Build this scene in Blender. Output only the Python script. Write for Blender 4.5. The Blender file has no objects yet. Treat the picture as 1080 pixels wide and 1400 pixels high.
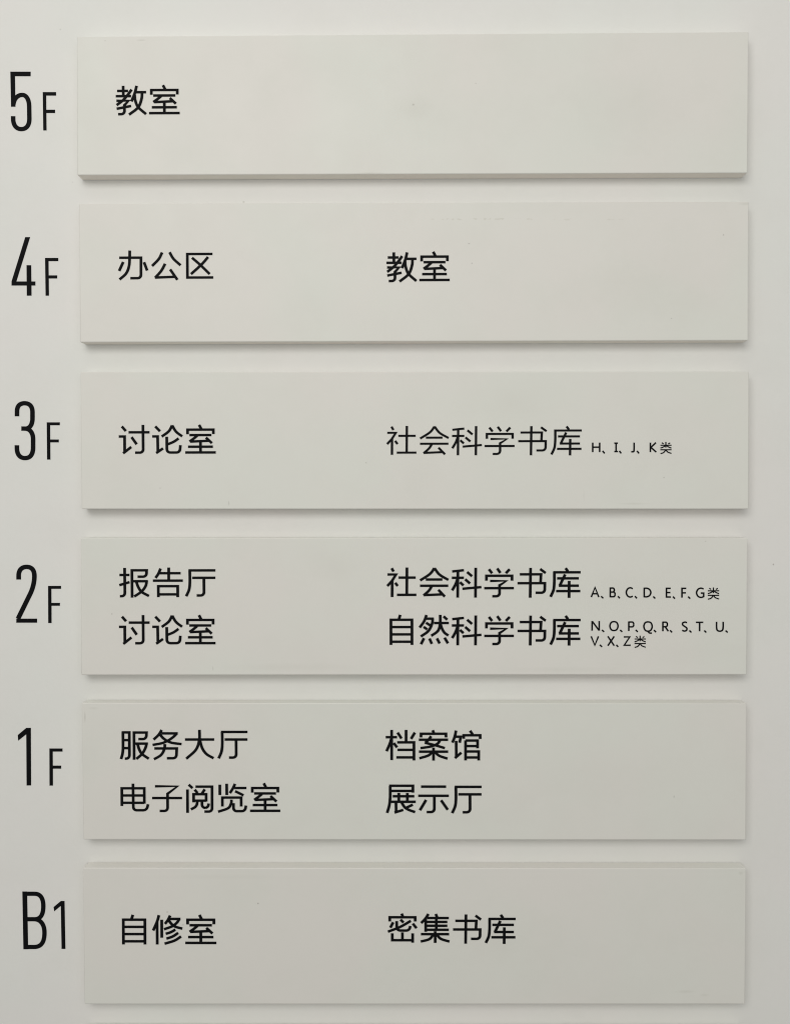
import bpy, bmesh, math, random
from mathutils import Matrix, Vector
from mathutils.geometry import tessellate_polygon

S = bpy.context.scene
COL = S.collection
R_ = math.radians

# ---------------------------------------------------------------- camera
cam = bpy.data.cameras.new('camera')
cam.sensor_fit = 'VERTICAL'
cam.sensor_height = 24.0
cam.lens = 1400.19 / 1400 * 24.0
cam.clip_start = 0.01
cam.clip_end = 50
cam_ob = bpy.data.objects.new('camera', cam)
COL.objects.link(cam_ob)
PITCH, YAW, ROLL = 0.0179505, -0.0068324, -0.0017731
cp, sp, cy, sy, cr, sr = (math.cos(PITCH), math.sin(PITCH), math.cos(YAW), math.sin(YAW), math.cos(ROLL), math.sin(ROLL))
fwd = Vector((sy*cp, cy*cp, -sp))
rgt = Vector((cy, -sy, 0))
up = rgt.cross(fwd)
rr = cr*rgt + sr*up
uu = -sr*rgt + cr*up
m = Matrix((rr, uu, -fwd)).transposed().to_4x4()
m.translation = Vector((0.231806, -0.750174, -0.328294))
cam_ob.matrix_world = m
S.camera = cam_ob

# ---------------------------------------------------------------- world, lamps, exposure (an indoor wall under ceiling lamps)
W = bpy.data.worlds.new('World')
S.world = W
W.use_nodes = True
bg = W.node_tree.nodes['Background']
bg.inputs[0].default_value = (1.0, 0.985, 0.93, 1)
bg.inputs[1].default_value = 0.295

def area(name, loc, target, sx, sy_, power, col):
    l = bpy.data.lights.new(name, 'AREA')
    l.shape = 'RECTANGLE'
    l.size, l.size_y, l.energy, l.color = sx, sy_, power, col
    o = bpy.data.objects.new(name, l)
    COL.objects.link(o)
    o.location = loc
    o.rotation_euler = (Vector(target) - Vector(loc)).to_track_quat('-Z', 'Y').to_euler()
    return o
area('window_light', (-0.20, -1.7, 0.50), (0.24, 0, -0.15), 1.2, 0.7, 8.7, (1.0, 0.985, 0.925))
area('front_fill', (0.25, -1.6, 0.05), (0.24, 0, -0.15), 2.2, 1.3, 7.0, (1.0, 0.985, 0.925))  # added broad frontal fill, nearly shadowless, to soften the shade round the plates
area('ceiling_lamp', (-0.25, -0.75, 1.5), (0.15, 0, -0.2), 1.6, 0.7, 4.9, (1.0, 0.98, 0.93))

S.view_settings.view_transform = 'Standard'
S.view_settings.look = 'None'
S.view_settings.exposure = 0.0
S.view_settings.gamma = 1.0
try:
    S.cycles.max_bounces = 10
    S.cycles.diffuse_bounces = 8
    S.cycles.filter_width = 1.05
except Exception:
    pass

MM = 0.001
T = 0.01190                       # how far the plates stand off the wall

# ---------------------------------------------------------------- helpers
def tag(o, label=None, cat=None, group=None, kind=None):
    for k, v in (('label', label), ('category', cat), ('group', group), ('kind', kind)):
        if v: o[k] = v
    return o

def link(name, me, mat=None, parent=None):
    o = bpy.data.objects.new(name, me)
    COL.objects.link(o)
    if mat and me is not None: me.materials.append(mat)
    if parent: o.parent = parent
    return o

def make_mat(name, base, rough, marks=(), seed=0.0, tint=0.012, bump=0.05, spec=0.35):
    """painted surface: faint mottling, faint pink / green drift, and the worn marks that the surface carries.
    marks: (x, z, rx, rz, strength, kind) in metres on the surface, kind 'smudge' | 'speck' | 'scuff'"""
    M = bpy.data.materials.new(name); M.use_nodes = True
    nt = M.node_tree; N = nt.nodes; L = nt.links
    b = N['Principled BSDF']
    b.inputs['Roughness'].default_value = rough
    b.inputs['Specular IOR Level'].default_value = spec
    tc = N.new('ShaderNodeNewGeometry')
    off = N.new('ShaderNodeVectorMath'); off.operation = 'ADD'
    L.new(tc.outputs['Position'], off.inputs[0]); off.inputs[1].default_value = (seed*3.1, seed*1.7, seed*2.3)
    def noise(scale, detail=3.0, rough_=0.55):
        n = N.new('ShaderNodeTexNoise'); n.inputs['Scale'].default_value = scale
        n.inputs['Detail'].default_value = detail; n.inputs['Roughness'].default_value = rough_
        L.new(off.outputs[0], n.inputs['Vector']); return n.outputs['Fac']
    def math_(op, a, b_, clamp=False):
        n = N.new('ShaderNodeMath'); n.operation = op; n.use_clamp = clamp
        for i, v in enumerate((a, b_)):
            if isinstance(v, (int, float)): n.inputs[i].default_value = v
            elif v is not None: L.new(v, n.inputs[i])
        return n.outputs[0]
    def rng(v, a, b_, c, d):
        n = N.new('ShaderNodeMapRange'); L.new(v, n.inputs[0])
        for i, q in enumerate((a, b_, c, d)): n.inputs[i+1].default_value = q
        return n.outputs[0]
    def mix(fac, a, b_):
        n = N.new('ShaderNodeMix'); n.data_type = 'RGBA'
        if isinstance(fac, float): n.inputs[0].default_value = fac
        else: L.new(fac, n.inputs[0])
        for s, v in ((6, a), (7, b_)):
            if isinstance(v, tuple): n.inputs[s].default_value = (*v, 1)
            else: L.new(v, n.inputs[s])
        return n.outputs[2]
    r, g, bl = base
    warm = (r*(1+tint), g*(1-tint*0.9), bl*(1-tint*0.3))
    cool = (r*(1-tint), g*(1+tint*0.4), bl*(1-tint*0.4))
    c = mix(rng(noise(9.0, 2.0), 0.38, 0.62, 0, 1), cool, warm)
    dark = (r*0.955, g*0.955, bl*0.945)
    c = mix(rng(noise(23.0, 5.0, 0.65), 0.46, 0.78, 0, 0.55), c, dark)
    # tiny pits and dust in the paint
    v = N.new('ShaderNodeTexVoronoi'); v.inputs['Scale'].default_value = 34.0
    L.new(off.outputs[0], v.inputs['Vector'])
    pit = rng(v.outputs['Distance'], 0.02, 0.035, 1, 0)
    sel = rng(noise(5.0, 0.0), 0.60, 0.66, 0, 0.35)
    c = mix(math_('MULTIPLY', pit, sel), c, (r*0.55, g*0.54, bl*0.5))
    sep = N.new('ShaderNodeSeparateXYZ'); L.new(tc.outputs['Position'], sep.inputs[0])
    fine = noise(420.0, 2.0)
    wob = noise(70.0, 4.0, 0.7)
    for (x, z, rx, rz, k, kind) in marks:
        dx = math_('DIVIDE', math_('SUBTRACT', sep.outputs[0], x), rx)
        dz = math_('DIVIDE', math_('SUBTRACT', sep.outputs[2], z), rz)
        d = math_('SQRT', math_('ADD', math_('MULTIPLY', dx, dx), math_('MULTIPLY', dz, dz)), None)
        if kind == 'smudge':
            d = math_('ADD', d, math_('MULTIPLY', math_('SUBTRACT', wob, 0.5), 1.1))
            f = rng(d, 0.1, 1.1, k, 0)
            c = mix(f, c, (r*0.80, g*0.80, bl*0.77))
        elif kind == 'speck':
            f = rng(d, 0.2, 1.0, k*0.7, 0)
            c = mix(f, c, (0.20, 0.17, 0.14))
        else:                                    # a dotted row of scuffs
            f = math_('MULTIPLY', rng(d, 0.5, 1.0, 1, 0), rng(noise(260.0, 3.0, 0.7), 0.54, 0.62, 0, k))
            c = mix(f, c, (r*0.74, g*0.71, bl*0.66))
    L.new(c, b.inputs['Base Color'])
    rg = rng(noise(30.0, 4.0), 0.3, 0.7, rough-0.05, rough+0.06)
    L.new(rg, b.inputs['Roughness'])
    bp = N.new('ShaderNodeBump'); bp.inputs['Strength'].default_value = bump; bp.inputs['Distance'].default_value = 0.0006
    hh = math_('ADD', noise(150.0, 3.0), math_('MULTIPLY', fine, 0.4))
    L.new(hh, bp.inputs['Height']); L.new(bp.outputs[0], b.inputs['Normal'])
    return M

VINYL = bpy.data.materials.new('black_vinyl'); VINYL.use_nodes = True
_b = VINYL.node_tree.nodes['Principled BSDF']
_b.inputs['Base Color'].default_value = (0.0045, 0.0048, 0.006, 1)
_b.inputs['Roughness'].default_value = 0.55
_b.inputs['Specular IOR Level'].default_value = 0.07

# ---------------------------------------------------------------- lettering: every stroke is a cut strip of film with its own thickness
def width_at(t, w, aniso):
    return w * (1.0 - aniso * abs(t.x) ** 3)

def strip(pts, w, aniso=0.0):
    """outline (left side, right side) of a polyline of constant width, mitred at its bends"""
    P = [Vector(p) for p in pts]
    Q = [P[0]]
    for p in P[1:]:
        if (p - Q[-1]).length > 1e-6: Q.append(p)
    P = Q; n = len(P); Lf, Rt = [], []
    for i in range(n):
        t0 = (P[i]-P[i-1]).normalized() if i else (P[1]-P[0]).normalized()
        t1 = (P[i+1]-P[i]).normalized() if i < n-1 else t0
        n0, n1 = Vector((-t0.y, t0.x)), Vector((-t1.y, t1.x))
        w0, w1 = width_at(t0, w, aniso)/2, width_at(t1, w, aniso)/2
        det = n0.x*n1.y - n0.y*n1.x
        for sgn, out in ((1, Lf), (-1, Rt)):
            if abs(det) < 0.05:
                nn = (n0+n1)
                nn = nn.normalized() if nn.length > 0.2 else n0
                out.append(P[i] + nn*sgn*(w0+w1)/2)
            else:                                  # meet of the two offset lines
                a, b_ = sgn*w0, sgn*w1
                x = (a*n1.y - b_*n0.y)/det; y = (n0.x*b_ - n1.x*a)/det
                v = Vector((x, y)); lim = 1.75*max(w0, w1)
                if v.length > lim: v = v.normalized()*lim
                out.append(P[i] + v)
    return Lf, Rt

def catmull(P, k=7):
    P = [Vector(p) for p in P]
    A = [2*P[0]-P[1]] + P + [2*P[-1]-P[-2]]
    out = []
    for i in range(1, len(A)-2):
        a, b_, c, d = A[i-1], A[i], A[i+1], A[i+2]
        for j in range(k):
            t = j/k
            out.append(0.5*((2*b_) + (c-a)*t + (2*a-5*b_+4*c-d)*t*t + (3*b_-a-3*c+d)*t**3))
    out.append(P[-1]); return out

def parse(stroke, rad):
    stroke = stroke.strip(); smooth = stroke.startswith('~')
    toks = stroke.lstrip('~').split(); pts, rnd = [], []
    for t in toks:
        r = t.endswith('r'); x, y = t.rstrip('r').split(',')
        pts.append(Vector((float(x), float(y)))); rnd.append(r)
    if smooth: return catmull(pts)
    out = []
    for i, p in enumerate(pts):
        if rnd[i] and 0 < i < len(pts)-1:
            a, b_ = pts[i-1]-p, pts[i+1]-p
            r = min(rad, a.length*0.75, b_.length*0.75)
            A, B = p + a.normalized()*r, p + b_.normalized()*r
            C1, C2 = p + a.normalized()*r*0.42, p + b_.normalized()*r*0.42
            for j in range(9):
                t = j/8; out.append(A*(1-t)**3 + 3*C1*t*(1-t)**2 + 3*C2*t*t*(1-t) + B*t**3)
        else: out.append(p)
    return out

def add_strip(bm, pts, w, y, th, aniso=0.0):
    """pts in x,z (metres) on a plane whose outside faces -Y"""
    Lf, Rt = strip(pts, w, aniso)
    f = [(bm.verts.new((a.x, y-th, a.y)), bm.verts.new((b_.x, y-th, b_.y)), bm.verts.new((a.x, y, a.y)), bm.verts.new((b_.x, y, b_.y))) for a, b_ in zip(Lf, Rt)]
    for p, q in zip(f[:-1], f[1:]):
        bm.faces.new((p[0], q[0], q[1], p[1])); bm.faces.new((p[0], p[2], q[2], q[0])); bm.faces.new((p[1], q[1], q[3], p[3]))
    for p in (f[0], f[-1]): bm.faces.new((p[0], p[1], p[3], p[2]))

def add_poly(bm, pts, y, th):
    tr = tessellate_polygon([[Vector((a, b_, 0)) for a, b_ in pts]])
    fr = [bm.verts.new((a, y-th, b_)) for a, b_ in pts]; bk = [bm.verts.new((a, y, b_)) for a, b_ in pts]
    for t in tr: bm.faces.new([fr[i] for i in t])
    for i in range(len(pts)):
        j = (i+1) % len(pts); bm.faces.new((fr[i], fr[j], bk[j], bk[i]))

def finish(bm, name, parent, origin=None):
    bmesh.ops.recalc_face_normals(bm, faces=bm.faces[:])
    me = bpy.data.meshes.new(name)
    c = Vector(origin) if origin else Vector((0, 0, 0))
    bm.transform(Matrix.Translation(-c)); bm.to_mesh(me); bm.free()
    o = link(name, me, VINYL, parent)
    o.location = c - (parent.location if parent else Vector((0, 0, 0)))
    return o

CELL = 22.5                      # glyph units per em/44.4
ADV = 44.4*CELL
GLYPH = {
'教': '112,248 445,248;296,90 300,410;70,410 535,410;~552,205 440,362 290,535 95,688;90,552 455,552 330,690 334,968r 140,968;95,800 535,715;~703,92 650,310 545,575;665,290 990,290;~868,300 850,500 745,760 470,985;~640,370 660,540 745,750 985,970',
'室': '500,75 572,215;148,370 148,225 933,225 933,365;205,395 875,395;~445,410 340,500 205,598;225,600 790,575;705,475 890,650;540,580 540,940;160,760 918,760;75,940 1005,940',
'办': '~437,68 432,300 410,560 320,780 120,965;115,290 778,290 774,925r 450,925;238,420 110,700;870,430 965,690',
'公': '~425,130 320,335 115,550;~650,125 770,330 985,530;~515,480 390,705 205,915;200,908 830,885;665,655 885,980',
'区': '960,182 192,182 192,910 980,910;~335,298 600,535 870,805;~825,275 630,500 300,805',
'讨': '145,120 270,265;50,435 228,435 228,900;180,962 432,762;350,305 990,305;790,72 792,942r 545,942;440,455 595,680',
'论': '165,120 310,275;70,435 235,435 240,890;188,958 400,808;~680,90 575,275 360,440;~680,92 800,290 985,435;512,445 516,940r 908,940r 928,710;~875,498 720,605 540,682',
'社': '245,105 305,210;115,298 378,298 250,500 110,650;262,480 258,985;355,550 430,650;455,393 985,393;715,85 708,920;405,918 1005,918',
'会': '~560,105 420,285 120,480;~560,105 720,305 990,465;295,452 805,452;115,642 985,642;~480,650 390,790 225,940;225,928 810,905;680,765 880,975',
'科': '105,208 470,170;283,195 275,1005;95,400 470,400;~272,430 210,600 105,785;345,535 455,635;565,225 720,355;505,445 655,575;420,735 1005,685;830,95 822,1005',
'学': '235,140 335,265;490,115 590,255;875,140 755,265;160,490 160,340 945,340 945,490;270,498 770,498 562,630 564,965r 338,965;90,718 1005,718',
'书': '185,298 838,298 822,560;115,568 955,568 950,860r 670,858;517,100 505,1010;810,135 980,260',
'库': '590,110 665,210;210,238 1055,238;~248,230 246,540 222,775 130,985;330,422 1000,422;580,300 410,650;385,645 1000,645;300,810 1045,810;703,500 698,1015',
'报': '230,75 234,945r 80,945;70,292 380,292;65,605 380,512;452,120 455,990;415,150 902,150 896,345r 625,345;450,485 940,485;~905,470 870,630 745,800 520,955;~585,500 645,665 750,815 970,940',
'告': '~330,95 265,250 175,385;300,240 945,240;578,65 578,460;92,468 1010,468;258,975 258,638 850,638 850,975;258,890 850,890',
'厅': '185,155 1008,155;~222,150 225,500 200,740 110,950;298,382 1005,382;652,390 655,925r 430,925',
'自': '510,75 465,215;222,990 222,225 868,225 868,990;222,447 868,447;222,670 868,670;222,893 868,893',
'然': '~318,80 240,275 105,465;290,192 543,192;~507,180 485,350 370,570 140,735;300,315 430,395;225,440 340,520;545,325 1005,325;~738,75 735,330 670,560 460,715;~740,330 790,490 870,620 990,705;840,120 955,225;240,785 145,970;405,795 480,960;635,790 720,950;870,770 975,945',
'服': '~148,140 148,600 132,800 85,970;115,168 345,168 345,955r 200,955;150,400 345,400;150,640 345,640;490,140 490,990;450,172 878,172 868,368r 625,368;490,505 920,505;~884,490 840,640 735,815 560,965;~600,520 650,680 740,820 945,960',
'务': '~350,95 255,240 95,385;340,198 850,198;~820,200 700,310 550,410 360,490 65,545;~300,240 430,370 640,475 965,520;~448,520 425,680 320,850 105,975;120,650 812,650 798,945r 505,945',
'大': '70,382 975,382;~520,90 512,400 405,690 105,960;~525,370 600,635 735,820 955,945',
'电': '140,790 140,235 830,235 830,715;140,460 830,460;140,690 830,690;485,88 492,925r 898,925r 945,735',
'子': '160,172 850,172 545,405 545,945r 300,945;70,540 990,540',
'阅': '195,120 315,230;158,270 158,1005;405,182 912,182 910,965r 675,965;380,275 465,385;690,265 600,400;345,675 345,420 730,420 730,650;345,622 730,622;~462,630 440,750 380,830 260,895;600,640 604,850r 792,850r 805,710',
'览': '152,120 152,445;362,90 365,445;~620,95 550,240 460,385;600,225 970,225;620,325 880,455;228,805 228,525 805,525 805,805;~507,590 495,710 400,860 95,970;570,700 568,952r 925,952r 950,775',
'档': '258,70 258,990;75,293 425,293;~250,340 190,520 100,720;320,470 425,605;440,150 560,335;700,70 700,440;970,150 850,345;425,450 940,450 940,1000;435,678 940,678;400,908 940,908',
'案': '515,80 560,190;158,300 158,188 922,188 922,300;90,370 988,370;~470,260 390,370 290,462;~270,460 560,530 890,625;~740,390 650,500 440,580 140,625;92,733 990,733;540,610 540,1005;~500,745 380,850 105,935;~590,750 720,860 970,945',
'馆': '~232,90 190,280 120,460;215,278 375,278 340,462;235,405 240,890;195,930 395,762;660,95 740,210;465,340 465,235 970,235 970,345;522,390 522,1000;522,395 890,395 890,630;522,563 890,563;522,728 925,728 925,1000;522,910 925,910',
'展': '185,122 912,122 912,330;222,278 912,278;~220,130 218,480 190,720 125,945;295,440 955,440;482,340 482,605;742,340 742,605;225,607 1000,607;395,615 400,915;350,935 620,852;~555,610 660,770 780,850 980,920;910,695 720,780',
'示': '158,148 925,148;72,425 1010,425;565,430 565,918r 330,918;315,550 125,865;770,560 975,850',
'修': '~290,85 235,280 115,560;235,290 235,990;372,225 372,780;~625,95 560,230 470,355;600,200 935,200;~905,190 830,310 690,425 440,520;~575,230 660,350 780,440 990,500;~780,530 640,610 490,660;~865,630 700,740 510,810;~950,740 750,870 455,965',
'密': '525,75 572,190;158,320 158,190 945,190 945,320;265,345 175,515;372,310 376,602r 770,604r 790,460;490,260 585,355;~810,300 480,490 100,640;870,385 985,530;235,690 235,905 865,905;548,660 548,905;865,690 865,980',
'集': '~355,85 270,220 130,370;580,85 630,205;320,212 988,212;270,333 940,333;270,453 940,453;270,578 988,578;270,230 270,640;598,190 598,578;120,715 995,715;563,625 563,985;~510,725 380,870 115,945;~610,725 740,860 1005,945',
'类': '240,150 360,230;810,160 680,235;518,100 515,480;145,325 905,325;~500,330 350,440 145,520;~540,330 700,440 895,520;140,630 905,630;~505,600 440,740 330,840 150,890;~515,620 640,780 900,880',
}
LATIN = {
'A': '6,100 50,2 94,100;20,66 80,66', 'B': '10,0 10,100;10,6 78,6r 78,47r 10,47;10,47 90,47r 90,94r 10,94',
'C': '~95,13 60,4 25,16 7,50 25,84 60,96 95,88', 'D': '10,0 10,100;~10,6 50,7 80,22 93,50 80,78 50,93 10,94',
'E': '92,6 12,6 12,94 95,94;12,49 86,49', 'F': '95,6 12,6 12,100;12,52 88,52', 'G': '~92,12 60,4 25,16 7,50 25,84 60,96 92,89;93,93 93,53 58,53',
'H': '8,0 8,100;92,0 92,100;8,48 92,48', 'I': '0,6 100,6;50,6 50,94;0,94 100,94', 'J': '~82,0 82,65 70,92 5,94', 'K': '10,0 10,100;92,0 18,50 96,100',
'N': '8,0 8,100;92,0 92,100;10,3 90,97', 'O': '~50,5 20,15 6,50 20,85 50,95 80,85 94,50 80,15 50,5', 'P': '10,0 10,100;10,6 88,6r 88,57r 10,57',
'Q': '~50,4 20,12 6,42 20,72 50,81 80,72 94,42 80,12 50,4;~48,80 65,95 92,97', 'R': '10,0 10,100;10,6 80,6r 80,53r 10,53;45,53 94,100',
'S': '~88,11 55,5 18,14 18,34 50,49 84,66 80,88 45,96 8,88', 'T': '0,6 100,6;50,6 50,100', 'U': '~8,0 9,62 20,87 50,95 80,87 91,62 92,0',
'V': '5,0 50,96 95,0', 'X': '7,0 93,100;93,0 7,100', 'Z': '6,6 86,6 12,94 98,94', '、': '12,12 85,90',
}

def ink(ch, w=78):
    xs, ys = [], []
    for s in GLYPH[ch].split(';'):
        Lf, Rt = strip(parse(s, 105), w, 0.12)
        for v in Lf+Rt: xs.append(v.x); ys.append(v.y)
    return min(xs), max(xs), min(ys), max(ys)

def glyph_obj(name, ch, fx, fz, wmm, y, parent, rad, table, aniso):
    bm = bmesh.new()
    for i, s in enumerate(table[ch].split(';')):
        pts = [(fx(p.x), fz(p.y)) for p in parse(s, rad)]
        add_strip(bm, pts, wmm, y, 0.00018 + i*0.000004, aniso)
    xs = [v.co.x for v in bm.verts]; zs = [v.co.z for v in bm.verts]
    return finish(bm, name, parent, ((min(xs)+max(xs))/2, y, min(zs)))

def room_name(parent, text, x0, x1, z0, z1, weight=1.0):
    """one line of large characters, its inked box x0..x1, z0..z1 in mm"""
    boxes = [ink(c) for c in text]
    L0, R1 = boxes[0][0], (len(text)-1)*ADV + boxes[-1][1]
    T0, B1 = min(b_[2] for b_ in boxes), max(b_[3] for b_ in boxes)
    sx = (x1-x0)/(R1-L0); sz = (z1-z0)/(B1-T0)
    out = []
    for i, c in enumerate(text):
        fx = lambda u, i=i: (x0 + (u + i*ADV - L0)*sx)*MM
        fz = lambda v: (z1 - (v - T0)*sz)*MM
        out.append(glyph_obj('character', c, fx, fz, 87*weight*(sx+sz)/2*MM, -T, parent, 105, GLYPH, 0.12))
    return out

def small_line(parent, items):
    for (c, x0, x1, z0, z1) in items:
        w = 1.16*MM
        if c in GLYPH:
            fx = lambda u: (x0 + (u-110)/(925-110)*(x1-x0))*MM
            fz = lambda v: (z1 - (v-95)/(915-95)*(z1-z0))*MM
            glyph_obj('character', c, fx, fz, 0.90*MM, -T, parent, 100, GLYPH, 0.1)
            continue
        fx = lambda u: (x0 + u/100*(x1-x0))*MM
        fz = lambda v: (z1 - v/100*(z1-z0))*MM
        glyph_obj('enumeration_comma' if c == '、' else 'letter', c, fx, fz, w if c != '、' else 1.15*MM, -T, parent, 26, LATIN, 0.06)

# ---------------------------------------------------------------- data: millimetres on the wall (x right, z up, origin = top left corner of the top plate)
ROOMS = [
('5', '教室', 27.3, 73.19, -56.9, -34.91) ,
('4', '办公区', 28.1, 96.64, -174.81, -153.2) ,
('4', '教室', 220.91, 266.29, -176.73, -154.4) ,
('3', '讨论室', 27.85, 97.82, -299.52, -278.06) ,
('3', '社会科学书库', 220.51, 360.98, -301.02, -279.54) ,
('2', '报告厅', 27.33, 97.15, -403.19, -381.4) ,
('2', '讨论室', 27.1, 96.98, -437.4, -415.45) ,
('2', '社会科学书库', 220.47, 360.34, -403.66, -381.53) ,
('2', '自然科学书库', 222.78, 360.4, -438.19, -415.55) ,
('1', '服务大厅', 27.13, 119.81, -521.35, -498.78) ,
('1', '电子阅览室', 27.46, 143.32, -559.66, -537.65) ,
('1', '档案馆', 219.5, 288.92, -521.56, -499.13) ,
('1', '展示厅', 219.8, 289.06, -560.23, -539.06) ,
('B', '自修室', 27.89, 96.49, -656.17, -633.84) ,
('B', '密集书库', 220.79, 313.7, -655.23, -632.81) ,
]
CLASSES = [
('3',[('H', 368.37, 374.29, -298.69, -291.87),('、', 375.67, 377.72, -299.86, -297.55),('I', 384.29, 386.9, -298.72, -291.89),('、', 387.7, 389.59, -299.88, -297.57),('J', 396.31, 398.98, -298.9, -291.92),('、', 400.31, 402.4, -299.91, -297.6),('K', 409.7, 414.57, -298.77, -291.95),('类', 417.01, 425.54, -300.1, -291.45)]),
('2',[('A', 367.59, 373.74, -403.13, -396.01),('、', 374.76, 376.97, -404.2, -402.3),('B', 381.18, 385.54, -403.31, -396.18),('、', 386.93, 388.77, -404.21, -402.31),('C', 392.77, 398.12, -403.43, -396.14),('、', 399.09, 401.14, -404.23, -402.33),('D', 405.46, 411.18, -403.39, -396.37),('、', 412.25, 414.3, -404.4, -402.5),('E', 421.56, 425.38, -403.56, -396.44),('、', 426.41, 428.46, -404.52, -402.62),('F', 432.72, 436.43, -403.58, -396.45),('、', 437.35, 439.45, -404.53, -402.63),('G', 443.19, 449.16, -403.74, -396.47),('类', 451.4, 460.1, -405.02, -396.22)]),
('2',[('N', 368.11, 374.21, -427.4, -420.42),('、', 375.44, 377.59, -428.46, -426.67),('O', 381.02, 387.65, -427.68, -420.44),('、', 388.56, 390.61, -428.48, -426.68),('P', 394.56, 399.13, -427.63, -420.77),('、', 399.73, 401.78, -428.49, -426.69),('Q', 405.42, 412.24, -429.49, -420.67),('、', 412.84, 414.95, -428.71, -426.81),('R', 419.06, 423.72, -427.87, -420.89),('、', 424.43, 426.48, -428.88, -426.97),('S', 433.01, 437.41, -428.04, -420.91),('、', 438.28, 440.38, -428.94, -427.09),('T', 443.27, 448.57, -427.89, -421.02),('、', 449.02, 451.06, -428.95, -427.15),('U', 457.64, 463.3, -428.22, -421.04),('、', 464.33, 466.43, -428.96, -427.22)]),
('2',[('V', 367.65, 373.49, -438.25, -431.48),('、', 373.93, 376.14, -439.31, -437.41),('X', 379.57, 384.93, -438.31, -431.49),('、', 385.84, 387.68, -439.32, -437.42),('Z', 391.11, 396.47, -438.37, -431.55),('类', 398.81, 407.48, -439.8, -430.98)]),
]
NUMERALS = {
'5':([('p', [(-52.74, -20.35), (-37.89, -20.42), (-37.92, -23.7), (-49.35, -23.65), (-49.19, -45.71), (-52.41, -45.69)]), ('s', 3.27, [('M', -50.93, -52.57), ('L', -50.95, -54.43), ('C', -50.99, -59.09, -48.63, -61.95, -45.12, -61.97), ('C', -41.2, -61.98, -39.15, -59.14, -39.11, -54.48), ('L', -39.18, -45.16), ('C', -39.34, -40.26, -41.25, -37.21, -44.22, -37.2), ('C', -47.43, -37.18, -50.18, -39.72, -50.71, -44.13)])],[(-29.2, -35.25), (-19.46, -35.3), (-19.48, -37.8), (-26.65, -37.76), (-26.68, -48.01), (-20.3, -48.04), (-20.32, -50.39), (-26.65, -50.37), (-26.6, -62.98), (-29.03, -62.97)]),
'4':([('p', [(-42.84, -140.41), (-39.27, -140.43), (-49.56, -172.64), (-42.07, -172.66), (-42.07, -160.82), (-38.64, -160.84), (-38.59, -172.68), (-35.66, -172.69), (-35.68, -175.65), (-38.56, -175.64), (-38.57, -183.04), (-42.05, -183.03), (-42.04, -175.63), (-53.17, -175.59), (-53.14, -172.63)])],[(-28.47, -155.59), (-18.75, -155.63), (-18.77, -157.94), (-25.91, -157.92), (-25.89, -168.28), (-19.64, -168.3), (-19.66, -170.57), (-25.86, -170.55), (-25.81, -183.08), (-28.29, -183.07)]),
'3':([('s', 3.37, [('M', -49.95, -271.13), ('L', -49.92, -267.51), ('C', -49.88, -263.54, -47.82, -261.56, -44.34, -261.57), ('C', -40.61, -261.58, -38.64, -263.82, -38.57, -268.03), ('L', -38.61, -272.49), ('C', -38.64, -276.95, -40.51, -280.12, -43.75, -280.12), ('L', -46.88, -280.11)]), ('s', 3.37, [('M', -46.88, -280.11), ('L', -44.49, -280.12), ('C', -40.51, -280.12, -38.3, -283.16, -38.28, -287.87), ('L', -38.33, -293.82), ('C', -38.38, -299.03, -40.44, -301.76, -44.28, -301.75), ('C', -48.16, -301.75, -50.28, -299.01, -50.24, -294.29), ('L', -50.22, -292.31)])],[(-28.18, -275.59), (-18.58, -275.61), (-18.59, -277.74), (-25.66, -277.73), (-25.69, -288.14), (-19.42, -288.16), (-19.43, -290.29), (-25.66, -290.28), (-25.66, -302.88), (-28.15, -302.88)]),
'2':([('s', 3.47, [('M', -49.76, -390.96), ('L', -49.73, -388.07), ('C', -49.7, -383.93, -47.43, -381.64, -43.84, -381.65), ('C', -40.14, -381.65, -38.12, -383.95, -38.15, -388.34), ('C', -38.19, -392.82, -39.22, -396.81, -41.0, -400.8), ('L', -48.46, -415.76), ('L', -50.5, -419.86)]), ('p', [(-51.75, -419.76), (-36.41, -419.77), (-36.43, -422.77), (-51.77, -422.75)])],[(-28.13, -395.68), (-18.6, -395.69), (-18.61, -397.83), (-25.7, -397.83), (-25.73, -408.2), (-19.49, -408.21), (-19.51, -410.3), (-25.7, -410.3), (-25.75, -423.03), (-28.24, -423.02)]),
'1':([('p', [(-45.07, -500.46), (-41.66, -500.46), (-41.81, -543.11), (-45.17, -543.11), (-45.11, -505.22), (-51.1, -509.94), (-51.37, -505.72)])],[(-28.12, -515.71), (-18.41, -515.71), (-18.43, -518.01), (-25.64, -518.01), (-25.67, -528.4), (-19.51, -528.4), (-19.53, -530.66), (-25.63, -530.66), (-25.68, -543.21), (-28.24, -543.21)]),
'B':([('p', [(-48.98, -621.92), (-45.42, -621.91), (-45.02, -664.91), (-48.53, -664.92)]), ('s', 3.27, [('M', -47.19, -623.58), ('L', -39.91, -623.57), ('C', -35.64, -623.57, -33.46, -626.79, -33.51, -632.85), ('C', -33.56, -638.9, -35.54, -642.53, -40.06, -642.54), ('L', -46.59, -642.55)]), ('s', 3.27, [('M', -46.59, -642.55), ('L', -40.56, -642.54), ('C', -35.54, -642.53, -32.76, -646.47, -32.81, -652.52), ('C', -32.87, -659.59, -35.21, -663.23, -40.73, -663.24), ('L', -46.51, -663.25)])],[(-20.53, -628.95), (-17.77, -628.95), (-17.38, -664.62), (-20.25, -664.63), (-20.56, -632.58), (-25.46, -636.62), (-25.93, -633.44)]),
}

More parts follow.
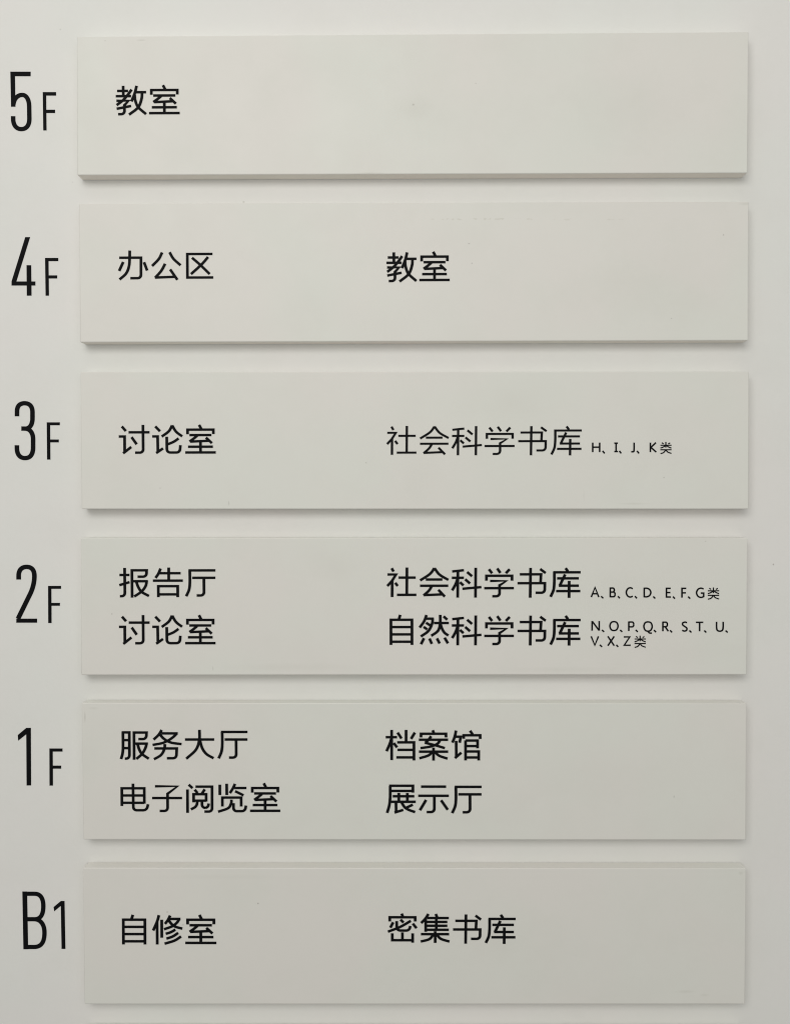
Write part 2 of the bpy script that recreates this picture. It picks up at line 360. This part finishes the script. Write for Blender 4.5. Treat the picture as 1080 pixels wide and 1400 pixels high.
PLATES = {   # front corners TL, TR, BL, BR as hung, each a touch out of true
'5': [[-0.1, -0.46], [479.38, 0.61], [-0.82, -99.2], [479.03, -99.5]],
'4': [[0.34, -119.59], [479.91, -119.8], [0.41, -218.92], [480.08, -218.94]],
'3': [[0.52, -240.31], [480.7, -241.18], [0.59, -339.06], [480.88, -339.86]],
'2': [[-0.09, -360.05], [480.18, -360.66], [-0.55, -459.38], [479.98, -459.38]],
'1': [[-0.32, -479.59], [479.92, -480.04], [0.17, -579.33], [479.98, -579.34]],
'B': [[-0.24, -599.93], [480.17, -599.84], [0.1, -699.98], [479.81, -699.19]],
'G': [[0.2,-719.9],[480.0,-719.7],[0.2,-819.6],[479.8,-819.4]],
}
PLATE_LABEL = {
'5': 'topmost white plate beside 5F, with one two-character room name at its left',
'4': 'white plate beside 4F, three characters at left and two at its middle',
'3': 'white plate beside 3F, its right line ending in small H, I, J, K',
'2': 'white plate beside 2F, with rows of small letters from A to Z',
'1': 'white plate beside 1F, two rows of large characters and no small letters',
'B': 'lowest lettered white plate, beside B1, with one row of characters',
'G': 'bare white plate below the B1 plate, only its top edge in view',
}
NUM_LABEL = {
'5': 'black floor number 5F on the wall beside the topmost plate',
'4': 'black floor number 4F on the wall, second from the top',
'3': 'black floor number 3F on the wall beside the third plate',
'2': 'black floor number 2F on the wall beside the plate with two rows of small letters',
'1': 'black floor number 1F on the wall, just above B1',
'B': 'black floor number B1 on the wall beside the lowest lettered plate',
}
MARKS = {
'5': [(.2404,-.0499,.0012,.0010,.55,'speck'),(.2400,-.0515,.016,.010,.20,'smudge'),(.392,-.052,.055,.032,.16,'smudge'),(.3585,-.0575,.0005,.012,.10,'smudge'),(.285,-.035,.0006,.0005,.5,'speck'),(.02,-.0035,.0008,.0006,.3,'speck'),(.046,-.0032,.0040,.0006,.25,'speck'),(.210,-.0985,.010,.0008,.5,'smudge')],
'4': [(.290,-.1316,.052,.0010,.38,'scuff'),(.360,-.1322,.045,.0009,.25,'scuff'),(.2801,-.1491,.0010,.0007,.5,'speck'),(.2822,-.1632,.0008,.0008,.45,'speck'),(.462,-.1435,.0007,.0010,.45,'speck'),(.405,-.182,.060,.028,.16,'smudge'),(.425,-.2030,.0008,.0006,.4,'speck'),(.478,-.1215,.006,.0012,.45,'smudge')],
'3': [(.398,-.3358,.012,.0010,.40,'smudge'),(.3625,-.3300,.0006,.006,.25,'smudge'),(.2060,-.3060,.0007,.0008,.4,'speck'),(.0575,-.3240,.0008,.0006,.35,'speck'),(.107,-.3350,.0006,.0022,.35,'speck'),(.420,-.3170,.0009,.0007,.4,'speck'),(.31,-.262,.05,.02,.10,'smudge')],
'2': [(.152,-.4537,.055,.0030,.16,'smudge'),(.183,-.3800,.020,.012,.14,'smudge'),(.022,-.4150,.0008,.0010,.4,'speck'),(.345,-.4555,.045,.0022,.18,'smudge'),(.095,-.4545,.0005,.0022,.3,'speck'),(.442,-.4425,.04,.010,.10,'smudge'),(.450,-.3630,.0009,.0006,.3,'speck')],
'1': [(.4279,-.5478,.0005,.0013,.55,'speck'),(.275,-.5580,.05,.02,.10,'smudge'),(.0085,-.4835,.004,.0012,.3,'smudge'),(.002,-.4900,.0006,.0050,.4,'speck'),(.36,-.530,.06,.03,.08,'smudge')],
'B': [(.1269,-.6259,.0008,.0008,.75,'speck'),(.437,-.6900,.008,.0014,.35,'smudge'),(.4505,-.6925,.004,.0012,.35,'smudge'),(.4762,-.6035,.0022,.0016,.45,'smudge'),(.30,-.655,.07,.03,.08,'smudge'),(.10,-.6065,.05,.0022,.12,'smudge')],
'G': [],
}
WALL = make_mat('wall_paint', (0.862, 0.863, 0.850), 0.6, [(.5030,-.3806,.0008,.0009,.8,'speck'),(-.0160,.0100,.0009,.0009,.3,'speck'),(-.008,-.1005,.0009,.0006,.2,'speck')], 0.3, 0.006, 0.12)

# ---------------------------------------------------------------- the wall board
bm = bmesh.new()
bmesh.ops.create_cube(bm, size=1)
for v in bm.verts:
    v.co = Vector((0.24 + v.co.x*3.2, 0.02 + v.co.y*0.04, -0.35 + v.co.z*3.0))
me = bpy.data.meshes.new('wall'); bm.to_mesh(me); bm.free()
tag(link('wall', me, WALL), kind='structure')

# ---------------------------------------------------------------- the plates
EDGE = make_mat('plate_edge', (0.835, 0.792, 0.735), 0.6, (), 9.0, 0.01, 0.1)
roots = {}
GAP = 0.0007                     # thickness of the adhesive pad: the plate does not quite touch the wall
for k, (tl, tr, bl, br) in PLATES.items():
    root = bpy.data.objects.new('sign_plate', None); COL.objects.link(root)
    root.empty_display_size = 0.02
    root.location = ((bl[0]+br[0])/2*MM, 0, (bl[1]+br[1])/2*MM)
    tag(root, PLATE_LABEL[k], 'sign', 'white plates of the floor directory')
    roots[k] = root
    mat = make_mat('plate_paint', (0.822, 0.8205, 0.785), 0.42, MARKS[k], 1.0 + 'G54321B'.index(k)*0.83, 0.010, 0.06)
    bm = bmesh.new()
    vs = []
    for yy in (-T, -GAP):
        for (x, z) in (bl, br, tr, tl):
            vs.append(bm.verts.new((x*MM, yy, z*MM)))
    bm.faces.new(vs[0:4]); bm.faces.new(vs[7:3:-1])
    for i in range(4):
        j = (i+1) % 4; bm.faces.new((vs[i], vs[i+4], vs[j+4], vs[j]))
    bmesh.ops.recalc_face_normals(bm, faces=bm.faces[:])
    ed = [e for e in bm.edges if min(e.verts[0].co.y, e.verts[1].co.y) < -T/2]
    bmesh.ops.bevel(bm, geom=ed, offset=0.0007, segments=3, profile=0.5, affect='EDGES')
    # sag the front face by tenths of a millimetre so that its edges are not ruler-straight
    me = bpy.data.meshes.new('board')
    bm.transform(Matrix.Translation(-root.location)); bm.to_mesh(me); bm.free()
    for p in me.polygons: p.use_smooth = len(p.vertices) != 4 or p.area < 0.0008*0.5
    link('board', me, mat, root)
    me.materials.append(EDGE)            # the underside and both ends are a touch more cream than the sprayed face
    for p in me.polygons:
        if abs(p.normal.y) < 0.5 and p.normal.z < 0.5 and p.area > 1e-4: p.material_index = 1
    bm = bmesh.new()
    bmesh.ops.create_cube(bm, size=1)
    for v in bm.verts:
        v.co = Vector((v.co.x*0.470, -GAP/2 + v.co.y*(GAP+0.0002) + 0.0002, 0.0497 + v.co.z*0.090))
    me = bpy.data.meshes.new('adhesive_pad'); bm.to_mesh(me); bm.free()
    link('adhesive_pad', me, WALL, root)

for (k, text, x0, x1, z0, z1) in ROOMS:
    room_name(roots[k], text, x0, x1, z0, z1, 0.86 if (k, text) == ('3', '社会科学书库') else 1.0)
for (k, items) in CLASSES:
    small_line(roots[k], items)

# ---------------------------------------------------------------- floor numbers on the wall
def bez(cmds):
    pts = []
    for c in cmds:
        if c[0] in 'ML': pts.append(Vector(c[1:3]))
        else:
            a = pts[-1]; b_, d, e = Vector(c[1:3]), Vector(c[3:5]), Vector(c[5:7])
            for j in range(1, 13):
                t = j/12; pts.append(a*(1-t)**3 + 3*b_*t*(1-t)**2 + 3*d*t*t*(1-t) + e*t**3)
    return pts
for k, (shapes, second) in NUMERALS.items():
    zz = [q[1] for q in second]
    root = bpy.data.objects.new('floor_number', None); COL.objects.link(root)
    root.empty_display_size = 0.02
    root.location = (-0.036, 0, min(zz)*MM)
    tag(root, NUM_LABEL[k], 'lettering', 'black floor numbers down the left of the plates')
    bm = bmesh.new()
    for i, s in enumerate(shapes):
        if s[0] == 'p': add_poly(bm, [(a*MM, b_*MM) for a, b_ in s[1]], 0, 0.00020 + i*0.000004)
        else: add_strip(bm, [p*MM for p in bez(s[2])], s[1]*MM, 0, 0.00020 + i*0.000004, 0.05)
    xs = [v.co.x for v in bm.verts]; zs = [v.co.z for v in bm.verts]
    finish(bm, 'letter' if k == 'B' else 'digit', root, ((min(xs)+max(xs))/2, 0, min(zs)))
    bm = bmesh.new()
    add_poly(bm, [(a*MM, b_*MM) for a, b_ in second], 0, 0.00020)
    xs = [v.co.x for v in bm.verts]; zs = [v.co.z for v in bm.verts]
    finish(bm, 'digit' if k == 'B' else 'letter', root, ((min(xs)+max(xs))/2, 0, min(zs)))
